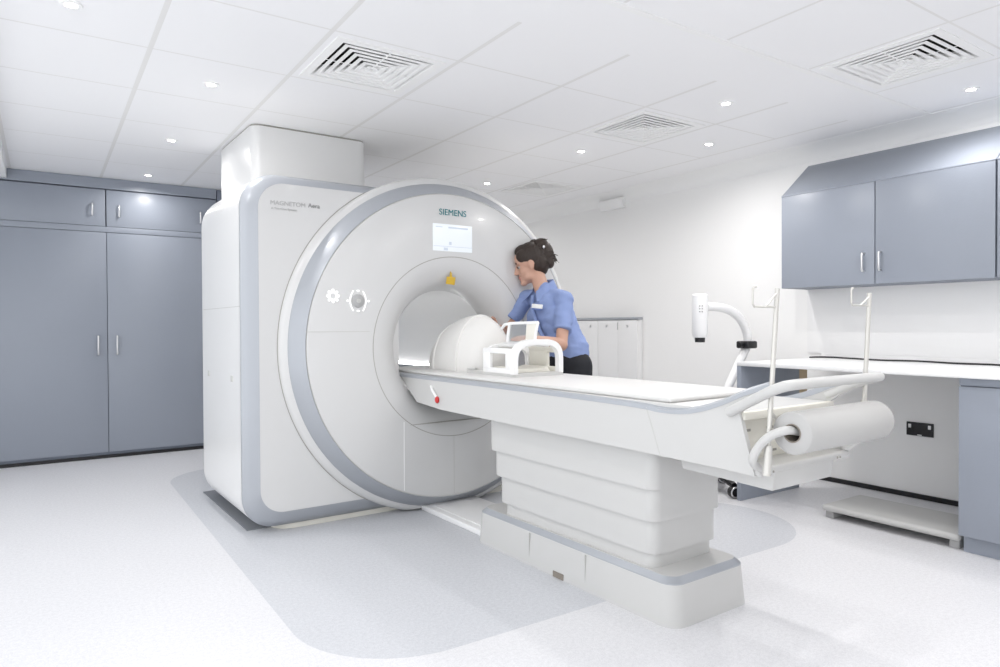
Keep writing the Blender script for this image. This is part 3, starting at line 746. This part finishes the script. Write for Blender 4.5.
me = remeshed(b, 'body', ['skin', 'lips'], .005, 4, .5)
for p in me.polygons:
    v = p.center - hd; x, y, z = v.dot(fwd) / HS, v.dot(lft) / HS, v.dot(upv) / HS
    if x > .084 and abs(y) < .022 and -.085 < z < -.060: p.material_index = 1
obj('body', me, None, ns)
for s in (1, -1):
    e = obj('eye', MB().ball(hp_(.0725, s * .030, -.004), .0105 * HS), 'eye', ns)
    obj('iris', MB().ball(hp_(.0825, s * .031, -.006), .0062 * HS, 10, 8), 'iris', e)
    obj('eyelashes', MB().tube([hp_(.085, s * .019, .002), hp_(.0885, s * .030, .003), hp_(.081, s * .043, .000)], [.002, .0035, .002], 6), 'hair', e)
    obj('eyebrow', MB().tube([hp_(.089, s * .014, .022), hp_(.089, s * .030, .028), hp_(.076, s * .050, .022)], [.0035, .004, .002], 8), 'hair', ns)
# hair, tied up at the back
b = MB()
def Hh(c, r): b.ball(hp_(*c), tuple(v * HS for v in r), 20, 14, HR)
Hh((-.024, 0, .050), (.101, .087, .098)); Hh((-.06, 0, .0), (.072, .080, .085)); Hh((-.070, 0, -.045), (.040, .058, .045))
Hh((.030, .048, .062), (.050, .035, .045)); Hh((.030, -.048, .062), (.050, .035, .045)); Hh((.020, 0, .098), (.06, .055, .045))
Hh((-.118, 0, .050), (.056, .056, .078)); Hh((-.100, .01, .112), (.050, .045, .040)); Hh((-.128, 0, -.005), (.036, .045, .055)); Hh((-.06, 0, .135), (.03, .03, .022))
for i in range(34):
    r1, r2, r3 = random.uniform(-1, 1), random.random(), random.uniform(-1, 1)
    st = Vector((-.11 + .03 * r3, .03 * r1, .06 + .06 * r3)); en = st + Vector((-.035 - .03 * r2, .02 * r1, .05 * random.uniform(-1.2, .9)))
    mid_ = st.lerp(en, .6) + Vector((0, 0, .018)); b.tube([hp_(*st), hp_(*mid_), hp_(*en)], [.008, .006, .003], 6)
me = remeshed(b, 'hair', ['hair'], .0042, 2, .5)
hr = obj('hair', me, None, ns)
obj('hair_clip', MB().ball(hp_(-.115, .052, .085), (.010, .006, .012)), 'steel', hr, label='small shiny hair clip')
# shirt
b = MB()
b.cap(q(.665, -.38, 1.02), .142, waist, .130).cap(waist, .130, chest, .135).cap(chest, .132, q(.630, -.20, 1.335), .088)
b.cap(q(.61, -.15, 1.25), .100, q(.61, -.34, 1.25), .100)
b.cap(q(.630, -.20, 1.395), .056, shL, .062).cap(q(.630, -.20, 1.395), .056, shR, .062)
b.cap(q(.632, -.185, 1.37), .082, q(.642, -.172, 1.43), .066)
def sleeve(a_, e_, f, r0, r1):
    d = (e_ - a_).normalized(); b.cyl(a_ + d * .005, a_.lerp(e_, f), r0, r1, 24)
sleeve(shL, elL, .70, .057, .062); sleeve(shR, elR, .62, .056, .060)
me = remeshed(b, 'shirt', ['shirt', 'shirt2'], .0065, 3, .5)
hem = q(0, 0, .955).z
for v in me.vertices:
    n_ = noise.noise(v.co * 14) * .007 + noise.noise(Vector((v.co.x * 10 + v.co.z * 12, v.co.y * 10, v.co.z * 26))) * .008
    v.co += v.normal * n_
bm = bmesh.new(); bm.from_mesh(me)
bmesh.ops.bisect_plane(bm, geom=bm.verts[:] + bm.edges[:] + bm.faces[:], plane_co=q(.66, -.38, .985), plane_no=Vector((.0, .12, -1)), clear_outer=True)
bm.to_mesh(me); bm.free()
for p in me.polygons: p.use_smooth = True
sh = obj('shirt', me, None, ns)
cf = Vector((-.97, .22, 0)).normalized()
def collar(sg):
    sd = Vector((0, 1, 0)) * sg; nb = q(.622, -.172, 0)
    V = lambda x, r_, z: nb + Vector((x, 0, z)) + sd * r_
    A = [V(.070, 0, 1.512), V(.042, .053, 1.505), V(-.022, .066, 1.472), V(-.084, .020, 1.425)]
    B_ = [V(.098, 0, 1.435), V(.064, .084, 1.426), V(-.03, .106, 1.398), V(-.128, .084, 1.350)]
    A, B_ = smooth_path(A, 6), smooth_path(B_, 6); m_ = MB(); w = Vector((0, 0, .010))
    m_.loft([[a, c, c + w, a + w * .6] for a, c in zip(A, B_)]); return m_
for sg in (1, -1): obj('collar', collar(sg), 'shirt', sh, 40)
obj('placket', MB().tube(smooth_path([q(.532, -.165, 1.400), q(.492, -.215, 1.30), q(.488, -.27, 1.2), q(.50, -.33, 1.1)], 5), .012, 8), 'shirt', sh)
b = MB().box(-.004, .004, -.042, .042, -.014, .014, .003)
bd = obj('name_badge', b, 'white', sh, label='white name badge'); bd.location = q(.475, -.285, 1.325); bd.rotation_euler = (.1, .12, .35)
obj('badge_strip', MB().box(-.0052, -.001, -.036, .036, -.026, -.014, .001), 'shirt2', bd)
# trousers
b = MB(); b.cap(q(.665, -.38, .99), .136, pel, .142)
for a_, k_, n_ in ((hipL, knL, anL), (hipR, knR, anR)): b.cap(a_, .104, k_, .078); b.cap(k_, .078, n_ + Vector((0, 0, .02)), .058)
me = remeshed(b, 'trousers', ['trouser'], .008, 3, .5); obj('trousers', me, None, ns)
for n_ in (anL, anR):
    b = MB(); b.cap(n_ + Vector((.025, 0, -.045)), .045, n_ + Vector((-.06, 0, -.045)), .045); b.cap(n_ + Vector((-.06, 0, -.05)), .04, n_ + Vector((-.15, 0, -.057)), .033)
    obj('shoe', remeshed(b, 'shoe', ['black'], .006, 2), None, ns)

# ------------------------------------------------------------------ camera and render look
cam = bpy.data.cameras.new('camera'); co = bpy.data.objects.new('camera', cam); C.objects.link(co)
cam.sensor_width = 36; cam.lens = 680.909 / 1000 * 36; cam.clip_start = .05
yaw, pit, rol = math.radians(33.856), math.radians(-.6826), math.radians(-.262)
f = Vector((math.sin(yaw) * math.cos(pit), math.cos(yaw) * math.cos(pit), math.sin(pit))); r = Vector((math.cos(yaw), -math.sin(yaw), 0)); u = r.cross(f)
r2 = r * math.cos(rol) + u * math.sin(rol); u2 = u * math.cos(rol) - r * math.sin(rol)
m = Matrix((r2, u2, -f)).transposed().to_4x4(); m.translation = (0, 0, 1.2); co.matrix_world = m
S.camera = co
S.view_settings.view_transform = 'Standard'; S.view_settings.look = 'None'; S.view_settings.gamma = 1; S.view_settings.use_curve_mapping = False
S.view_settings.exposure = .06
cy = S.cycles
cy.use_denoising = True; cy.max_bounces = 10; cy.diffuse_bounces = 6; cy.glossy_bounces = 4; cy.transmission_bounces = 6
cy.sample_clamp_indirect = 6; cy.caustics_reflective = False; cy.caustics_refractive = False
